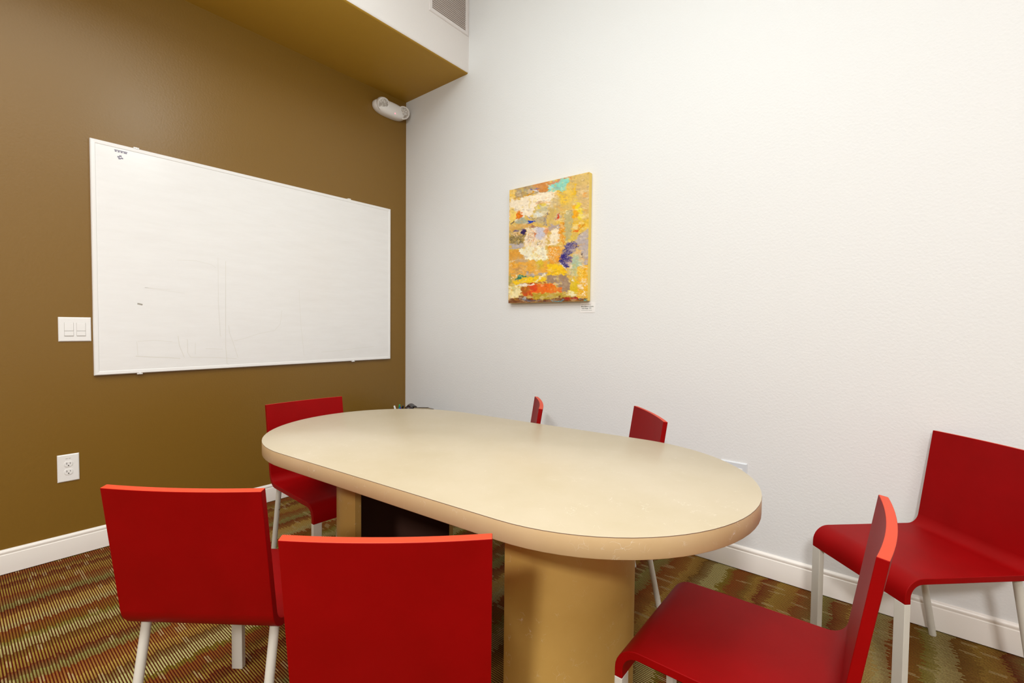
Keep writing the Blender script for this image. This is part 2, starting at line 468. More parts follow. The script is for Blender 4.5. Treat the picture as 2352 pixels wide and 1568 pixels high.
# faint unerased strokes on the board, measured off the photo, laid flat on its surface
def stroke_mesh(bm, pts, w):
    P = [hit(280+x/3.794, 560+y/3.794, 0, .0172) for x, y in pts]
    for p, q in zip(P, P[1:]):
        d = (q-p); d.x = 0
        if d.length < 1e-5: continue
        d.normalize(); nn = Vector((0, -d.z, d.y))*w/2
        off = Vector((0, -(Y0+Y1)/2, -B0))
        bm.faces.new([bm.verts.new(v+off) for v in (p-nn, q-nn, q+nn, p+nn)])
bm = bmesh.new()
for pts, w in (([(120, 978), (250, 985), (400, 990), (510, 998)], .004), ([(130, 850), (140, 970)], .002), ([(140, 850), (280, 840), (440, 852)], .002),
               ([(490, 800), (500, 880), (520, 930), (545, 990)], .003), ([(570, 830), (575, 950), (600, 988), (800, 990), (1000, 1000)], .0025),
               ([(905, 150), (905, 500), (905, 900), (917, 1045), (935, 1052)], .003), ([(838, 120), (840, 500), (858, 800), (872, 803)], .002),
               ([(930, 710), (940, 780), (970, 860), (1012, 990)], .0025), ([(980, 845), (1080, 820), (1200, 780), (1330, 755), (1380, 700), (1395, 580)], .002),
               ([(1740, 942), (1900, 930), (2080, 905), (2200, 895)], .002), ([(420, 400), (200, 380), (330, 400), (550, 430)], .0015),
               ([(480, 140), (640, 145), (780, 180), (820, 210)], .002), ([(1545, 400), (1560, 700), (1588, 970)], .002), ([(730, 912), (880, 916)], .0025), ([(640, 860), (640, 960)], .002)):
    stroke_mesh(bm, pts, w)
tr_ = obj('marker_trace', bm, new_mat('ghosted marker grey', (.73, .715, .67, 1), .3)[0], wb); tr_['kind'] = 'stuff'
bm = bmesh.new(); stroke_mesh(bm, [(135, 520), (155, 524), (180, 530)], .008)
obj('marker_smudge', bm, new_mat('grey marker smudge', (.36, .33, .28, 1), .5)[0], wb)

# ------------------------------------------------------------------ wall plates
def plate_bm(bm, w, h, t=.006, b=.004):
    lo = [(-w/2, -h/2), (w/2, -h/2), (w/2, h/2), (-w/2, h/2)]
    sg = lambda v: (v > 0)-(v < 0)
    R = [[bm.verts.new((x, 0, z)) for x, z in lo], [bm.verts.new((x, -t+b*.7, z)) for x, z in lo],
         [bm.verts.new((x-sg(x)*b, -t, z-sg(z)*b)) for x, z in lo]]
    for A, B in zip(R, R[1:]):
        for i in range(4): bm.faces.new((A[i], A[(i+1) % 4], B[(i+1) % 4], B[i]))
    bm.faces.new(R[-1]); bm.faces.new(R[0][::-1])
# local frame: plate front faces local -y.  Brown wall: rotate so -y -> +x
sw = tag(empty('light_switch', (0, (-2.106-1.983)/2, (1.2005+1.0808)/2), PI/2), 'white double rocker light switch plate beside the whiteboard', 'light switch')
bm = bmesh.new(); plate_bm(bm, .122, .121); obj('cover_plate', bm, M['plate'], sw, bevel=.0008)
for sx in (-.0225, .0225):
    bm = bmesh.new(); box(bm, (sx-.0172, -.0066, -.034), (sx+.0172, -.0058, .034)); fr = obj('switch_frame', bm, M['slot_grey'], sw)
    bm = bmesh.new(); box(bm, (sx-.0165, -.0085, -.0075), (sx+.0165, -.006, .0333)); obj('rocker', bm, M['plate'], fr, bevel=.001)
    bm = bmesh.new(); box(bm, (sx-.0165, -.0092, -.0320), (sx+.0165, -.006, -.0095)); obj('rocker', bm, M['plate'], fr, bevel=.001)
    for zz in (-.048, .048):
        bm = bmesh.new(); tube(bm, (sx, -.0055, zz), (sx, -.0066, zz), .003, 14); obj('screw', bm, M['plate'], sw)

ou = tag(empty('wall_outlet', (0, (-2.120-2.038)/2, .4495), PI/2), 'white duplex wall outlet low on the brown wall at the left', 'outlet')
bm = bmesh.new(); plate_bm(bm, .081, .136); obj('cover_plate', bm, M['plate'], ou, bevel=.0008)
for zz in (-.0195, .0195):
    bm = bmesh.new(); lathe(bm, [(0, -.0082), (.0155, -.0082), (.0168, -.007), (.0168, -.0058)], (0, 0, zz), 'Y', 28)
    for v in bm.verts: v.co.z = zz+max(-.0132, min(.0132, v.co.z-zz))
    rc = obj('receptacle', bm, M['plate'], ou)
    bm = bmesh.new()
    box(bm, (-.0075, -.0088, zz-.001), (-.0055, -.0080, zz+.008)); box(bm, (.0055, -.0088, zz+.0005), (.0075, -.0080, zz+.007))
    tube(bm, (0, -.0080, zz-.007), (0, -.0088, zz-.007), .0026, 12)
    obj('slot', bm, M['plate_dark'], rc)
bm = bmesh.new(); tube(bm, (0, -.0055, 0), (0, -.0068, 0), .003, 14); obj('screw', bm, M['plate'], ou)
bm = bmesh.new(); box(bm, (-.010, -.0062, .046), (-.002, -.0059, .0485)); box(bm, (.001, -.0062, .046), (.009, -.0059, .0485)); obj('stamped_marking', bm, M['slot_grey'], ou)

op = tag(empty('wall_plate', (2.581, 0, .464), 0), 'pale grey white double wall plate on the white wall, half hidden by the table end', 'wall plate')
bm = bmesh.new(); plate_bm(bm, .121, .121, .007, .005); obj('cover_plate', bm, new_mat('cool white plastic', (.66, .69, .73, 1), .3)[0], op, bevel=.0008)
for sx in (-.023, .023):
    bm = bmesh.new(); box(bm, (sx-.0165, -.0088, -.033), (sx+.0165, -.006, .033)); obj('insert', bm, M['plate'], op, bevel=.001)

# ------------------------------------------------------------------ painting
PX1, PX2, PZ1, PZ2, PD = 1.1491, 1.7597, 1.3336, 2.0890, .0345
pt_ = tag(empty('painting', ((PX1+PX2)/2, 0, PZ1)), 'unframed abstract canvas in yellow, cream, orange and purple on the white wall', 'painting')
pw, ph = PX2-PX1, PZ2-PZ1

def noise2(x, y, seed, octs=4):
    rng = np.random.RandomState(seed); out = np.zeros_like(x); amp = 1; tot = 0
    for o in range(octs):
        g = rng.rand(64, 64)
        xi = np.floor(x).astype(int); yi = np.floor(y).astype(int); fx = x-xi; fy = y-yi
        fx = fx*fx*(3-2*fx); fy = fy*fy*(3-2*fy)
        a = g[yi % 64, xi % 64]; b = g[yi % 64, (xi+1) % 64]; c = g[(yi+1) % 64, xi % 64]; d = g[(yi+1) % 64, (xi+1) % 64]
        out += amp*((a*(1-fx)+b*fx)*(1-fy)+(c*(1-fx)+d*fx)*fy); tot += amp
        amp *= .55; x = x*2.03+7; y = y*2.03+3
    return out/tot

def homog():
    src = [(0, 0), (1, 0), (1, 1), (0, 1)]; dst = [(212, 288), (975, 103), (973, 1357), (212, 1388)]
    A, bb = [], []
    for (u, v), (x, y) in zip(src, dst):
        A.append([u, v, 1, 0, 0, 0, -u*x, -v*x]); bb.append(x)
        A.append([0, 0, 0, u, v, 1, -u*y, -v*y]); bb.append(y)
    return np.append(np.linalg.solve(np.array(A, float), np.array(bb, float)), 1).reshape(3, 3)

NU, NV = 300, 370
def canvas_colours():
    Hm = homog(); U, V = np.meshgrid(np.linspace(0, 1, NU+1), np.linspace(0, 1, NV+1))
    w = Hm[2, 0]*U+Hm[2, 1]*V+1
    X = (Hm[0, 0]*U+Hm[0, 1]*V+Hm[0, 2])/w; Y = (Hm[1, 0]*U+Hm[1, 1]*V+Hm[1, 2])/w
    C = np.zeros(X.shape+(3,)); C[:] = (216, 184, 112)
    cnt = [0]
    def put(mask, col, op):
        m = (mask*op)[..., None]; C[:] = C*(1-m)+np.array(col, float)*m
    def warp(k, amp):
        return (noise2(X/30, Y/30, k, 6)-.5)*amp*1.7, (noise2(X/30, Y/30, k+50, 6)-.5)*amp*1.7
    def poly(pts, col, op=1, soft=9, rag=26, hole=0, hs=9):
        cnt[0] += 1; dx, dy = warp(cnt[0], rag); x, y = X+dx, Y+dy
        P = pts; n = len(P); ins = np.zeros(X.shape, bool); dmin = np.full(X.shape, 1e9)
        for i in range(n):
            (x1, y1), (x2, y2) = P[i], P[(i+1) % n]
            cond = ((y1 > y) != (y2 > y)); xx = (x2-x1)*(y-y1)/((y2-y1) if y2 != y1 else 1e-9)+x1
            ins ^= cond & (x < xx)
            t = np.clip(((x-x1)*(x2-x1)+(y-y1)*(y2-y1))/max(1e-9, (x2-x1)**2+(y2-y1)**2), 0, 1)
            dmin = np.minimum(dmin, np.hypot(x-x1-t*(x2-x1), y-y1-t*(y2-y1)))
        sd = np.where(ins, dmin, -dmin); m = np.clip(sd/soft+.5, 0, 1)
        if hole: m = m*(noise2(X/hs, Y/hs, cnt[0]+200, 3) > hole*.62)
        put(m, col, op)
    def ell(cx, cy, rx, ry, col, op=1, soft=.25, rag=22, hole=0, hs=8):
        cnt[0] += 1; dx, dy = warp(cnt[0], rag)
        d = np.hypot((X+dx-cx)/rx, (Y+dy-cy)/ry); m = np.clip((1-d)/soft+.5, 0, 1)
        if hole: m = m*(noise2(X/hs, Y/hs, cnt[0]+200, 3) > hole*.62)
        put(m, col, op)
    def line(pts, col, wd=4, op=1):
        cnt[0] += 1; dx, dy = warp(cnt[0], 8); d = np.full(X.shape, 1e9)
        for (x1, y1), (x2, y2) in zip(pts, pts[1:]):
            t = np.clip(((X+dx-x1)*(x2-x1)+(Y+dy-y1)*(y2-y1))/max(1e-9, (x2-x1)**2+(y2-y1)**2), 0, 1)
            d = np.minimum(d, np.hypot(X+dx-x1-t*(x2-x1), Y+dy-y1-t*(y2-y1)))
        put(np.clip((wd/2-d)/2+.5, 0, 1), col, op)
    # broad variation
    nn = noise2(X/90, Y/90, 900, 2); C[:] = C*(1-.5*nn[..., None])+np.array((236, 196, 92))*.5*nn[..., None]
    ell(930, 330, 80, 170, (216, 184, 128), .9, .5); ell(900, 180, 110, 50, (214, 184, 118), .8, .6)
    ell(720, 330, 110, 90, (238, 198, 88), .9, .5); ell(640, 400, 60, 80, (204, 184, 150), .8, .6); ell(640, 520, 70, 70, (206, 178, 112), .8, .5)
    ell(925, 320, 16, 26, (236, 164, 88), .7, .8)
    poly([(270, 262), (590, 205), (600, 300), (440, 335), (265, 375)], (174, 150, 112), 1)
    poly([(420, 225), (590, 190), (590, 300), (500, 305), (450, 260)], (212, 142, 84), .9, 12)
    ell(340, 300, 50, 20, (176, 168, 140), .8, .6)
    line([(385, 300), (430, 282), (480, 280), (495, 295)], (104, 96, 160), 9, .8); ell(415, 305, 34, 16, (222, 200, 160), .9, .4); line([(360, 350), (410, 325), (440, 300)], (214, 150, 50), 14, .9)
    line([(450, 290), (490, 288)], (226, 226, 240), 10, .9)
    poly([(575, 225), (600, 225), (640, 190), (770, 155), (778, 190), (735, 275), (640, 290), (590, 302)], (146, 214, 196), 1, 8)
    ell(620, 265, 30, 22, (140, 216, 220), .8, .5); line([(600, 222), (690, 182)], (222, 140, 110), 16, .85)
    line([(725, 165), (790, 150), (805, 165)], (214, 110, 70), 9, .8)
    poly([(212, 285), (268, 275), (270, 372), (212, 400)], (240, 200, 110), 1, 6, 24, .5)
    poly([(212, 395), (300, 370), (440, 330), (520, 308), (680, 290), (655, 335), (600, 400), (575, 425), (500, 405), (450, 450), (435, 520), (360, 545), (300, 590), (212, 600)], (250, 236, 212), 1, 6, 22)
    ell(640, 330, 40, 30, (250, 232, 200), .7, .6)
    line([(445, 420), (500, 400), (580, 405)], (232, 150, 80), 6, .7); line([(480, 375), (540, 362), (590, 360)], (238, 180, 120), 5, .7); line([(390, 455), (440, 440)], (238, 180, 120), 5, .6)
    poly([(215, 470), (265, 455), (275, 560), (240, 620), (214, 700)], (246, 212, 116), .95, 10); line([(216, 560), (216, 480)], (232, 130, 70), 5, .6)
    ell(303, 528, 30, 38, (230, 108, 38), 1, .3, 18); ell(298, 520, 12, 16, (240, 124, 40), 1, .4)
    ell(520, 480, 58, 80, (204, 194, 156), 1, .3, 14); ell(498, 448, 24, 26, (236, 212, 84), .95, .6); ell(535, 420, 26, 14, (238, 212, 90), .9, .6)
    ell(490, 520, 60, 22, (232, 236, 232), .8, .5); ell(340, 590, 66, 34, (164, 172, 154), .9, .4); ell(520, 580, 60, 36, (182, 168, 140), .9, .5)
    line([(575, 430), (578, 490), (568, 545), (545, 575)], (84, 70, 130), 5, .95); line([(545, 575), (578, 622)], (60, 80, 170), 5, .95); line([(548, 570), (535, 615)], (90, 90, 110), 6, .7)
    line([(395, 600), (420, 592), (455, 588)], (30, 60, 178), 16, 1); line([(390, 548), (420, 545), (432, 555)], (90, 110, 200), 8, .8); line([(430, 565), (480, 560), (530, 535)], (96, 100, 100), 4, .7)
    line([(455, 470), (460, 440), (490, 418)], (150, 160, 150), 3, .8); line([(575, 415), (580, 480)], (238, 234, 210), 4, .8)
    poly([(215, 640), (300, 615), (440, 610), (420, 660), (300, 665), (215, 700)], (216, 168, 96), .9, 8)
    line([(240, 610), (262, 590)], (70, 50, 40), 10, .9); line([(430, 635), (520, 650), (560, 655)], (130, 70, 70), 12, .85)
    poly([(220, 680), (360, 660), (375, 700), (350, 810), (225, 830)], (180, 154, 96), 1, 5, 30)
    ell(290, 770, 78, 56, (110, 96, 62), .95, .5, 30, .75, 7); ell(280, 710, 50, 26, (240, 206, 160), .9, .5, 26, .7, 6)
    ell(350, 692, 22, 32, (44, 28, 84), 1, .3, 22, .3, 7); line([(262, 690), (340, 668)], (90, 80, 130), 10, .8)
    poly([(222, 815), (350, 800), (360, 840), (300, 855), (222, 850)], (186, 176, 178), .95)
    poly([(380, 650), (580, 640), (590, 820), (440, 860), (350, 850), (370, 760)], (244, 226, 200), 1, 6, 34)
    ell(510, 700, 56, 56, (204, 200, 214), 1, .35, 20); ell(430, 740, 46, 60, (226, 150, 90), .8, .5, 30, 1.0, 6); ell(520, 800, 60, 36, (222, 190, 110), .7, .5, 30, .9, 8)
    line([(475, 815), (500, 790)], (110, 120, 140), 6, .8); line([(450, 700), (462, 740)], (206, 90, 40), 9, .9)
    ell(570, 680, 24, 36, (228, 160, 116), .9, .4); ell(650, 650, 62, 42, (170, 156, 166), .9, .4, 30, .6, 7)
    poly([(620, 700), (660, 640), (700, 680), (730, 770), (640, 815), (590, 830), (600, 760)], (250, 234, 204), 1, 5, 34)
    poly([(690, 600), (735, 590), (742, 820), (700, 800)], (226, 152, 60), .9, 8)
    ell(700, 740, 40, 90, (250, 232, 200), .7, .4, 34, 1.0, 7)
    ell(680, 535, 22, 34, (196, 174, 158), .9, .5); line([(672, 560), (690, 508)], (214, 62, 34), 14, .95); line([(708, 480), (716, 470)], (196, 84, 60), 8, .7)
    poly([(745, 500), (770, 470), (820, 475), (822, 620), (812, 760), (760, 780), (742, 640)], (190, 178, 128), .95, 6, 12)
    line([(732, 600), (738, 520), (765, 470), (800, 465), (818, 490)], (244, 230, 170), 5, .9); line([(736, 500), (742, 640)], (204, 120, 60), 4, .7)
    line([(822, 220), (824, 480), (822, 720)], (214, 150, 60), 4, .7)
    poly([(825, 235), (850, 225), (850, 330), (828, 340)], (240, 190, 60), .9, 8)
    poly([(822, 430), (880, 430), (880, 540), (828, 560)], (244, 176, 62), .95, 10); poly([(850, 380), (900, 430), (930, 540), (880, 580), (860, 470)], (240, 214, 70), .95, 12)
    poly([(825, 600), (975, 570), (975, 650), (880, 700), (826, 690)], (232, 190, 80), .9, 10); line([(830, 690), (872, 680), (885, 640), (870, 610)], (226, 110, 50), 10, .9)
    ell(845, 640, 22, 34, (236, 206, 120), .9, .5); line([(905, 650), (930, 620)], (214, 140, 60), 12, .8)
    poly([(822, 720), (880, 700), (850, 780), (800, 800), (760, 790)], (220, 192, 90), .9, 8)
    poly([(855, 790), (880, 715), (975, 650), (975, 1000), (935, 985), (905, 880), (870, 850)], (184, 172, 170), 1, 6, 20)
    poly([(850, 850), (900, 860), (935, 960), (930, 1060), (830, 1060), (800, 960)], (222, 196, 160), .95, 8, 30)
    ell(850, 1000, 46, 90, (166, 192, 166), .9, .5, 30); line([(842, 1080), (842, 1120)], (70, 180, 180), 10, .8)
    line([(912, 895), (908, 925), (920, 935)], (40, 24, 40), 6, .9); line([(890, 705), (920, 695)], (60, 50, 90), 4, .7)
    poly([(585, 835), (745, 825), (700, 960), (680, 990), (590, 1000)], (236, 164, 76), 1, 6, 22)
    ell(650, 890, 62, 54, (250, 226, 180), .9, .4, 34, .95, 8)
    poly([(690, 985), (720, 880), (785, 775), (860, 780), (862, 850), (790, 905), (815, 960), (775, 1045), (740, 1020)], (128, 116, 146), 1, 4, 26)
    poly([(690, 985), (720, 880), (785, 775), (860, 780), (862, 850), (790, 905), (815, 960), (775, 1045), (740, 1020)], (38, 24, 104), 1, 3, 26, .88, 5)
    poly([(700, 985), (715, 900), (770, 920), (810, 960), (775, 1040)], (34, 22, 112), .9, 5, 26, .6, 6)
    line([(700, 992), (745, 1020), (770, 1050)], (246, 238, 220), 12, .9)
    ell(800, 990, 22, 20, (190, 130, 150), .8, .5); ell(805, 1050, 22, 40, (240, 222, 200), .8, .5, 24, .8, 6)
    poly([(216, 868), (330, 872), (372, 955), (345, 985), (216, 990)], (222, 164, 84), 1, 6); ell(330, 965, 60, 22, (204, 176, 140), .8, .5)
    poly([(298, 862), (400, 842), (565, 850), (588, 960), (560, 965), (370, 965), (350, 905)], (246, 240, 212), 1, 4, 26)
    poly([(216, 1000), (370, 975), (585, 975), (590, 1090), (470, 1115), (370, 1100), (250, 1145), (216, 1140)], (236, 176, 88), 1, 6)
    ell(510, 1010, 44, 44, (222, 194, 76), .9, .5); ell(240, 1010, 20, 40, (240, 160, 60), .6, .5); ell(300, 1060, 60, 20, (214, 150, 80), .5, .6)
    poly([(216, 1100), (235, 1100), (235, 1200), (216, 1200)], (166, 156, 84), .9, 8); line([(240, 975), (270, 968)], (246, 236, 210), 9, .9)
    poly([(584, 1010), (640, 1000), (705, 1005), (765, 1080), (760, 1105), (700, 1095), (640, 1100), (588, 1112)], (248, 202, 62), 1, 5, 16); line([(680, 1090), (700, 1060), (740, 1060)], (240, 160, 50), 6, .8)
    poly([(250, 1150), (330, 1105), (390, 1105), (400, 1130), (300, 1168)], (40, 116, 92), 1, 6); line([(395, 1125), (480, 1118), (560, 1105)], (70, 120, 70), 10, .9)
    poly([(378, 1078), (420, 1100), (500, 1100), (570, 1085), (560, 1110), (420, 1122), (395, 1110)], (164, 156, 170), 1, 5, 14)
    poly([(245, 1180), (340, 1145), (470, 1130), (565, 1130), (572, 1168), (400, 1190), (270, 1200)], (250, 206, 62), 1, 5, 16); line([(480, 1165), (530, 1130), (565, 1105)], (250, 240, 210), 16, .85)
    line([(330, 1200), (450, 1190), (575, 1178)], (150, 40, 20), 6, .9); line([(240, 1142), (300, 1112)], (248, 236, 200), 7, .9)
    poly([(572, 1115), (760, 1105), (805, 1170), (800, 1270), (720, 1270), (690, 1215), (650, 1185), (580, 1180)], (160, 134, 112), 1, 6, 22)
    poly([(350, 1215), (450, 1195), (650, 1188), (685, 1230), (730, 1240), (725, 1270), (640, 1285), (440, 1300), (350, 1312)], (238, 116, 54), 1, 6, 20)
    ell(450, 1240, 40, 34, (224, 62, 30), .9, .5); ell(370, 1255, 44, 40, (176, 100, 44), .9, .4); poly([(350, 1285), (440, 1275), (445, 1310), (350, 1315)], (200, 76, 30), .9)
    poly([(216, 1215), (300, 1215), (330, 1250), (320, 1345), (216, 1372)], (244, 230, 180), 1, 6, 26); ell(240, 1345, 30, 30, (232, 120, 40), .7, .5, 26, .9, 7); ell(260, 1250, 16, 40, (214, 204, 140), .7, .5)
    line([(300, 1215), (440, 1205)], (248, 240, 224), 18, .9)
    poly([(440, 1300), (700, 1285), (830, 1275), (840, 1325), (560, 1345), (430, 1335)], (184, 156, 60), 1, 6, 18)
    poly([(802, 1140), (880, 1130), (885, 1280), (840, 1300), (800, 1270)], (224, 192, 70), 1, 8)
    poly([(880, 1010), (975, 1000), (975, 1330), (880, 1310)], (240, 184, 74), .95, 8, 26); poly([(800, 1050), (880, 1040), (880, 1130), (800, 1130)], (204, 196, 140), .8, 12)
    ell(935, 1230, 44, 90, (250, 234, 204), .9, .3, 40, .85, 10); ell(905, 1080, 30, 60, (244, 214, 120), .9, .3, 30, .7, 8); line([(815, 1140), (850, 1160)], (250, 246, 232), 10, .9)
    line([(880, 1010), (960, 1040)], (250, 244, 226), 10, .6); ell(815, 1290, 40, 24, (246, 236, 190), .95, .4)
    poly([(205, 1362), (340, 1318), (420, 1342), (560, 1345), (700, 1325), (830, 1318), (975, 1335), (980, 1370), (600, 1395), (205, 1400)], (112, 62, 28), 1, 4, 12)
    line([(330, 1345), (400, 1362), (560, 1362)], (84, 92, 120), 9, .85); line([(625, 1362), (730, 1355)], (80, 176, 206), 10, .95); line([(760, 1338), (880, 1330)], (164, 24, 10), 18, .9)
    line([(905, 1345), (925, 1345)], (90, 130, 160), 8, .9); line([(948, 1342), (965, 1342)], (50, 150, 150), 11, .95); line([(430, 1340), (450, 1340)], (160, 30, 20), 12, .8); ell(355, 1340, 14, 12, (170, 180, 190), .8, .5)
    # dragged, broken paint: pull colours sideways in short strokes and scumble thin layers over them
    for k, (sx, sy, am) in enumerate(((34, 14, 8), (14, 4, 2))):
        ox = (noise2(X/sx, Y/sy, 800+k, 2)-.5)*am*2.2; oy = (noise2(X/sx, Y/sy, 820+k, 2)-.5)*am*1.3
        jj, ii = np.mgrid[0:C.shape[0], 0:C.shape[1]]
        jj = np.clip(np.round(jj+oy).astype(int), 0, C.shape[0]-1); ii = np.clip(np.round(ii+ox).astype(int), 0, C.shape[1]-1)
        C[:] = C[jj, ii]
    for k, (col, th, op, sx, sy) in enumerate((((246, 232, 200), .64, .55, 60, 26), ((226, 158, 70), .66, .45, 50, 34), ((168, 150, 140), .67, .45, 54, 24),
                                               ((240, 204, 96), .66, .45, 34, 54), ((150, 104, 66), .72, .5, 30, 14))):
        nz = noise2(X/sx, Y/sy, 840+k, 4); put(np.clip((nz-th)/.05, 0, 1), col, op*.7)
    t1 = noise2(X/5, Y/9, 700, 3)-.5; t2 = noise2(X/16, Y/16, 701, 3)-.5
    C[:] = C*(1+.04*t1[..., None]+.16*t2[..., None]); g_ = (noise2(X/70, Y/50, 704, 3)-.45).clip(0)*.8; C[:] = C*(1-g_[..., None])+np.array((226, 206, 168))*g_[..., None]
    wsp = (noise2(X/9, Y/7, 702, 4) > .84)*(noise2(X/60, Y/60, 703, 2) > .55); put(wsp.astype(float), (250, 242, 224), .7)
    C[:] = np.clip(C, 0, 255)/255
    return np.where(C <= .04045, C/12.92, ((C+.055)/1.055)**2.4)

def make_canvas():
    cc = canvas_colours()
    rng = noise2(*[a/1.0 for a in np.meshgrid(np.arange(NU+1)/9., np.arange(NV+1)/9.)], 321, 3)
    vs = []
    for j in range(NV+1):
        for i in range(NU+1):
            vs.append((-pw/2+pw*i/NU, -PD-.00025*float(rng[j, i]), ph*(1-j/NV)))
    fs = [(j*(NU+1)+i, (j+1)*(NU+1)+i, (j+1)*(NU+1)+i+1, j*(NU+1)+i+1) for j in range(NV) for i in range(NU)]
    me = bpy.data.meshes.new('painted_face'); me.from_pydata(vs, [], fs)
    ca = me.color_attributes.new('paint', 'FLOAT_COLOR', 'POINT')
    flat = np.ones((len(vs), 4), np.float32); flat[:, :3] = cc.reshape(-1, 3); ca.data.foreach_set('color', flat.ravel())
    me.polygons.foreach_set('use_smooth', [True]*len(me.polygons)); me.update()
    m, nt, b = new_mat('acrylic paint on canvas', (1, 1, 1, 1), .5)
    at = N(nt, 'ShaderNodeAttribute', attribute_name='paint')
    hs = N(nt, 'ShaderNodeHueSaturation', Saturation=1.08, Value=.97); L(nt, at.outputs['Color'], hs.inputs['Color'])
    L(nt, hs.outputs[0], b.inputs['Base Color'])
    me.materials.append(m); o = bpy.data.objects.new('painted_face', me); COL.objects.link(o); o.parent = pt_
bm = bmesh.new(); box(bm, (-pw/2, -PD, 0), (pw/2, -.002, ph))
obj('stretched_canvas', bm, new_mat('yellow painted canvas edge', lin(232, 200, 96), .6)[0], pt_, bevel=.003)
make_canvas()

# caption card under its lower right corner
card = tag(empty('caption_card', (1.7415, 0, 1.296)), 'small white printed caption card under the right corner of the painting', 'label')
bm = bmesh.new(); box(bm, (-.050, -.0018, -.031), (.050, 0, .031)); obj('paper_card', bm, M['plate'], card)
tm = new_mat('dark green black print', (.03, .055, .03, 1), .6)[0]
def text(body, x, z, size, mat, parent, name='printed_line'):
    cu = bpy.data.curves.new(name, 'FONT'); cu.body = body; cu.size = size; cu.align_x = 'LEFT'; cu.offset = .0002; cu.extrude = .0001
    t = bpy.data.objects.new(name+'_tmp', cu); COL.objects.link(t)
    dg = bpy.context.evaluated_depsgraph_get(); me = bpy.data.meshes.new_from_object(t.evaluated_get(dg))
    COL.objects.unlink(t); bpy.data.objects.remove(t)
    o = bpy.data.objects.new(name, me); COL.objects.link(o); me.materials.clear(); me.materials.append(mat)
    o.parent = parent; o.location = (x, -.002, z); o.rotation_euler = (PI/2, 0, 0)
for body, x, z in (('~~~~ ~~~ ~~~~~', -.044, .014), ('Mixed Media on Canvas', -.044, .003), ('South Range  $ 75', -.040, -.008), ('~~~~~~~~~ ~~~~~', -.044, -.020)):
    text(body, x, z, .0088, tm, card)

# ------------------------------------------------------------------ emergency light on the brown wall
EM = (0, -.180, 2.880)
em = tag(empty('emergency_light', EM), 'white twin lamp emergency light on the brown wall under the soffit corner', 'emergency light')
def em_body():
    bm = bmesh.new(); n = 48; a, b = .148, .058
    def ring(s, x, pw_=2.6):
        out = []
        for k in range(n):
            t = 2*PI*k/n; c_, s_ = math.cos(t), math.sin(t)
            out.append(bm.verts.new((x, a*s*math.copysign(abs(c_)**(2/pw_), c_), b*s*math.copysign(abs(s_)**(2/pw_), s_))))
        return out
    rs = [ring(.97, 0), ring(1, .005), ring(1, .024), ring(.98, .040), ring(.92, .054), ring(.78, .066), ring(.5, .073)]
    for A, B in zip(rs, rs[1:]):
        for k in range(n): bm.faces.new((A[k], A[(k+1) % n], B[(k+1) % n], B[k]))
    bm.faces.new(rs[0][::-1]); bm.faces.new(rs[-1]); return bm
obj('housing', em_body(), M['plate'], em, True, ang=60)
lensm, nt, b = new_mat('clear faceted lamp lens', (.75, .74, .72, 1), .15, spec=.8)
v = N(nt, 'ShaderNodeTexVoronoi', Scale=110.0); L(nt, coords(nt), v.inputs['Vector']); bump(nt, b, v.outputs['Distance'], .8, .004)
L(nt, ramp(nt, v.outputs['Distance'], [(.1, (.85, .85, .83)), (.6, (.42, .38, .34))]), b.inputs['Base Color'])
for yy, d in ((-.092, Vector((.78, -.02, -.50))), (.104, Vector((.72, -.55, -.40)))):
    d.normalize(); bm = bmesh.new()
    prof = [(0, -.045), (.030, -.040), (.046, -.022), (.050, .0), (.050, .012), (.046, .017), (.041, .014), (.041, .011)]
    lathe(bm, prof, (0, 0, 0), 'Z', 32)
    Mx = Matrix.Translation((.062, yy, .004)) @ d.to_track_quat('Z', 'Y').to_matrix().to_4x4()
    bmesh.ops.transform(bm, matrix=Mx, verts=bm.verts)
    hd = obj('lamp_head', bm, M['plate'], em, True, ang=50)
    bm = bmesh.new(); lathe(bm, [(.041, .011), (.034, .015), (.02, .018), (0, .019)], (0, 0, 0), 'Z', 32)
    bmesh.ops.transform(bm, matrix=Mx, verts=bm.verts); obj('lens', bm, lensm, hd, True, ang=60)
bm = bmesh.new(); lathe(bm, [(.006, 0), (.006, .003), (.004, .005), (0, .006)], (.068, .018, -.032), 'X', 16)
ledm, nt, b = new_mat('lit pink indicator', (1, .35, .4, 1), .3)
b.inputs['Emission Color'].default_value = (1, .22, .30, 1); b.inputs['Emission Strength'].default_value = 1.4
obj('indicator', bm, ledm, em, True)

# ------------------------------------------------------------------ return air grille on the soffit face
VY0, VY1, VZ0, VZ1 = -.376, -.010, 3.268, 3.60
av = tag(empty('air_vent', (SO_W, (VY0+VY1)/2, VZ0)), 'pale louvred air vent grille high on the soffit face beside the white wall', 'air vent')
hw, hh = (VY1-VY0)/2, VZ1-VZ0
bm = bmesh.new()
FV = [(0, 0), (0, .003), (.004, .008), (.024, .008), (.028, .003), (.028, 0)]
crn = [(-hw, 0, 1, 1), (hw, 0, -1, 1), (hw, hh, -1, -1), (-hw, hh, 1, -1)]
rg = [[bm.verts.new((o_, y+sy*i_, z+sz*i_)) for i_, o_ in FV] for y, z, sy, sz in crn]
for a in range(4):
    A, B = rg[a], rg[(a+1) % 4]
    for k in range(len(FV)): bm.faces.new((A[k], A[(k+1) % 6], B[(k+1) % 6], B[k]))
vm = new_mat('pale grille enamel', (.70, .65, .63, 1), .4)[0]
obj('frame', bm, vm, av)
bm = bmesh.new(); box(bm, (.0003, -hw+.028, .028), (.001, hw-.028, hh-.028)); obj('filter_backing', bm, new_mat('dusty filter', (.50, .42, .37, 1), .9)[0], av)
z = .032; k = 0
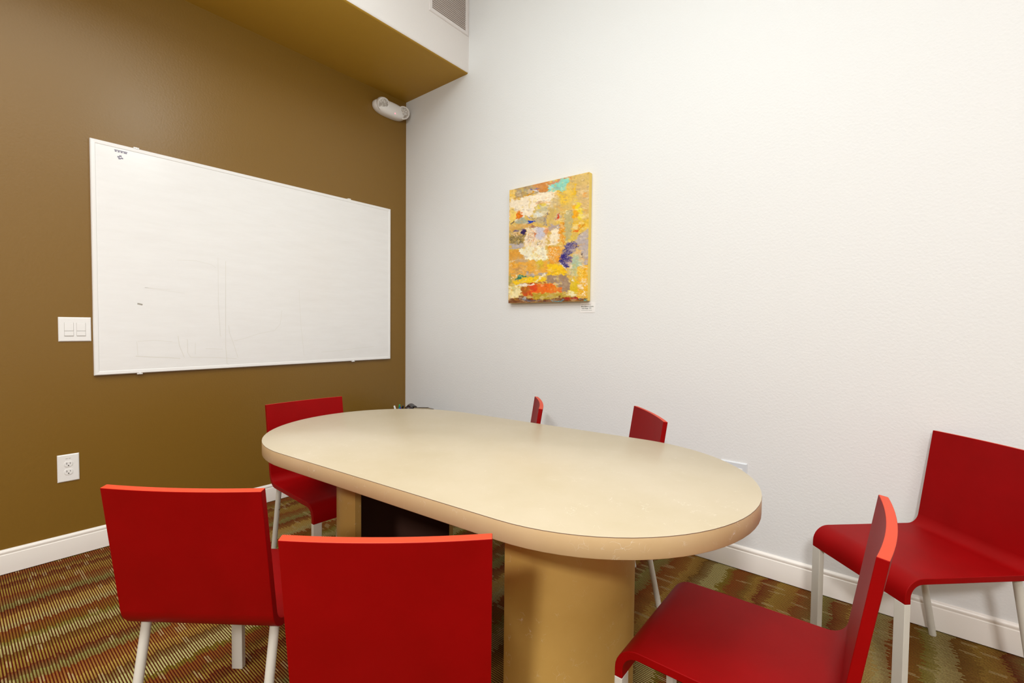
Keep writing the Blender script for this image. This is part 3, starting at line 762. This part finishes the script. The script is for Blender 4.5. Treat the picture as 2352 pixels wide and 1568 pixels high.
while z < hh-.030:
    bm = bmesh.new()
    vv = [bm.verts.new(p) for p in ((.0015, -hw+.028, z+.007), (.0015, hw-.028, z+.007), (.0075, hw-.028, z), (.0075, -hw+.028, z), (.0025, -hw+.028, z+.008), (.0025, hw-.028, z+.008), (.0085, hw-.028, z+.001), (.0085, -hw+.028, z+.001))]
    for f in ((0, 1, 2, 3), (7, 6, 5, 4), (0, 4, 5, 1), (3, 2, 6, 7), (0, 3, 7, 4), (1, 5, 6, 2)): bm.faces.new([vv[i] for i in f])
    obj('louver', bm, vm, av); z += .0135

# ------------------------------------------------------------------ corner stand, telephone, markers
dk, nt, b = new_mat('dark stained wood', (.035, .012, .008, 1), .45)
n = N(nt, 'ShaderNodeTexNoise', Scale=8.0, Detail=5.0); L(nt, coords(nt), n.inputs['Vector'])
L(nt, ramp(nt, n.outputs['Fac'], [(.3, (.028, .009, .006)), (.7, (.05, .018, .012))]), b.inputs['Base Color'])
SX, SY, SZ = .34, -.30, .485
st = tag(empty('side_table', (SX, SY, 0)), 'small dark corner side table hidden behind the conference table', 'side table')
bm = bmesh.new(); box(bm, (-.27, -.24, SZ-.025), (.27, .24, SZ)); obj('tabletop', bm, dk, st, bevel=.003)
bm = bmesh.new(); box(bm, (-.25, -.22, .14), (.25, .22, .155)); obj('shelf', bm, dk, st, bevel=.002)
for sx in (-1, 1):
    for sy in (-1, 1):
        bm = bmesh.new(); x, y = sx*.24, sy*.21
        box(bm, (x-.018, y-.018, 0), (x+.018, y+.018, SZ-.025)); obj('leg', bm, dk, st, bevel=.002)
blk = new_mat('black glossy phone plastic', (.022, .010, .010, 1), .3)[0]
grp = new_mat('grey bronze phone plastic', (.20, .16, .10, 1), .35)[0]
def ray_at(px, dist):         # a point the given distance from the corner stand's side along the sight line, for placing the small things
    return hit(px, 941, 2, dist)
# telephone: sloped body with handset cradle on its left and a display
ph_c = (.435, -.235)
tel = tag(empty('desk_telephone', (ph_c[0], ph_c[1], SZ+.0006), math.radians(40)), 'dark desk telephone showing above the far table edge in the corner', 'telephone')
bm = bmesh.new()
body = [(-.095, 0), (.095, 0), (.095, .046), (.088, .058), (-.085, .094), (-.095, .088)]
prism(bm, body, lambda p, t: (t, p[0], p[1]), -.005, .115)
obj('body', bm, grp, tel, True, .003, 2)
bm = bmesh.new(); prism(bm, [(-.095, 0), (.095, 0), (.095, .034), (-.095, .068)], lambda p, t: (t, p[0], p[1]), -.075, -.005); obj('cradle', bm, blk, tel, True, .003, 2)
bm = bmesh.new()
v4 = [(.012, -.070, .0925), (.098, -.070, .0925), (.098, -.030, .0848), (.012, -.030, .0848)]
lo = [bm.verts.new(p) for p in v4]; hi = [bm.verts.new((p[0], p[1], p[2]+.003)) for p in v4]
bm.faces.new(lo[::-1]); bm.faces.new(hi)
for i in range(4): bm.faces.new((lo[i], lo[(i+1) % 4], hi[(i+1) % 4], hi[i]))
obj('display', bm, blk, tel)
bm = bmesh.new()
path_tube(bm, [(-.040, -.095+.19*t, .096+.014*math.sin(PI*t)-.030*t) for t in np.linspace(0, 1, 14)], .017, 14)
for yy, zz in ((-.082, .087), (.082, .064)): lathe(bm, [(0, -.020), (.024, -.018), (.029, -.004), (.027, .010), (.014, .018), (0, .02)], (-.040, yy, zz), 'Z', 20)
obj('handset', bm, blk, tel, True, ang=60)
bm = bmesh.new()
for r_i in range(4):
    for c_i in range(3):
        y = -.010+.022*r_i
        box(bm, (.022+c_i*.024, y, .0775-.208*(y+.010)-.001), (.038+c_i*.024, y+.013, .0815-.208*(y+.010)))
obj('keypad', bm, blk, tel)
bm = bmesh.new(); path_tube(bm, [(-.06+.012*math.cos(k*.9), .10+.001*k, .0150+.012*math.sin(k*.9)) for k in range(0, 60)], .0025, 6); obj('coiled_cord', bm, blk, tel, True)

# cup of markers
cup_c = Vector((.272, -.275, SZ))
cup = tag(empty('marker_cup', cup_c), 'small dark cup holding markers on the corner side table', 'cup')
bm = bmesh.new(); lathe(bm, [(0, 0), (.028, 0), (.030, .004), (.032, .050), (.0295, .050), (.0275, .006), (0, .006)], (0, 0, 0), 'Z', 28); obj('cup_wall', bm, blk, cup, True)
def marker(name, p, tilt, ang_, hgt, cap, label, bodyc=(.85, .85, .83, 1)):
    o = empty(name, p); o.rotation_euler = (tilt*math.cos(ang_), tilt*math.sin(ang_), 0)
    bm = bmesh.new(); tube(bm, (0, 0, 0), (0, 0, hgt*.62), .0055, 14); obj('barrel', bm, new_mat('marker barrel', bodyc, .4)[0], o, True)
    bm = bmesh.new(); tube(bm, (0, 0, hgt*.62), (0, 0, hgt*.94), .0066, 14); tube(bm, (0, 0, hgt*.94), (0, 0, hgt), .0066, 14, .0045)
    obj('cap', bm, new_mat('marker cap', cap, .35)[0], o, True)
    return tag(o, label, 'marker', 'markers in the corner cup')
marker('marker_pen', cup_c+Vector((-.010, -.008, .007)), .26, -.885, .076, (.9, .9, .88, 1), 'white capped marker leaning left in the corner cup')
marker('marker_pen', cup_c+Vector((0, .001, .007)), .10, 2.256, .084, (.01, .32, .09, 1), 'green capped marker in the corner cup')
marker('marker_pen', cup_c+Vector((.008, -.002, .007)), .14, 2.5, .066, (.03, .06, .5, 1), 'blue capped marker in the corner cup')
marker('marker_pen', cup_c+Vector((.008, .014, .007)), .26, 2.1, .078, (.01, .01, .01, 1), 'black capped marker in the corner cup', (.03, .03, .03, 1))

# ------------------------------------------------------------------ lights
def area(name, loc, size, power, col=(1, 1, 1), rot=(0, 0, 0), sy=None, shape='RECTANGLE'):
    l = bpy.data.lights.new(name, 'AREA'); l.energy = power; l.color = col; l.shape = shape; l.size = size
    if shape == 'RECTANGLE': l.size_y = sy or size
    o = bpy.data.objects.new(name, l); COL.objects.link(o); o.location = loc; o.rotation_euler = rot
    return o
def bulb(name, loc, radius, power, col):
    l = bpy.data.lights.new(name, 'POINT'); l.energy = power; l.color = col; l.shadow_soft_size = radius
    o = bpy.data.objects.new(name, l); COL.objects.link(o); o.location = loc; return o
COOL = (.87, .985, .985); WARM = (1.0, .985, .965)
bulb('pendant_lamp_right', (2.65, -1.2, 2.85), .14, 8, COOL)
bulb('fill_lamp_left', (1.40, -1.45, 2.75), .14, 13, COOL)  # added fill for the upper left corner of the room
area('fill_uplight', (1.15, -3.55, 1.85), .30, 10, COOL, (PI, 0, 0), sy=.30)  # added uplight without a fixture, brightens soffit underside and upper brown wall
area('ceiling_fill_over_table', (2.3, -1.9, H-.06), 1.6, 24, COOL, sy=1.2)  # unseen source, added for broad top-down light
area('pendant_panel_rear', (3.75, -4.4, 2.60), .30, 95, WARM, (math.radians(28), 0, 0), sy=.30)
area('ceiling_fill_rear', (2.4, -3.4, H-.06), 1.2, 52, WARM, sy=1.2)  # added unseen fill behind the camera
area('ceiling_fill_left', (1.3, -3.6, H-.06), 1.2, 40, WARM, sy=.6)  # added unseen fill from the left
area('ceiling_fill_right', (4.6, -2.2, H-.06), 1.2, 42, WARM, sy=1.2)  # added unseen fill on the right side
w = bpy.data.worlds.new('World'); sc.world = w; w.use_nodes = True
w.node_tree.nodes['Background'].inputs[0].default_value = (1, 1, 1, 1); w.node_tree.nodes['Background'].inputs[1].default_value = .2

# ------------------------------------------------------------------ camera
cd = bpy.data.cameras.new('camera'); cam = bpy.data.objects.new('camera', cd); COL.objects.link(cam)
cd.sensor_fit = 'HORIZONTAL'; cd.sensor_width = 36; cd.lens = F/2352*36; cd.clip_start = .02
Rm = Matrix((RT, UP, -fw_)).transposed()
cam.matrix_world = Matrix.Translation(CAM) @ Rm.to_4x4()
sc.camera = cam
sc.view_settings.view_transform = 'Standard'; sc.view_settings.look = 'None'; sc.view_settings.gamma = 1; sc.view_settings.use_curve_mapping = False
sc.view_settings.exposure = -0.17
sc.cycles.max_bounces = 10; sc.cycles.diffuse_bounces = 6
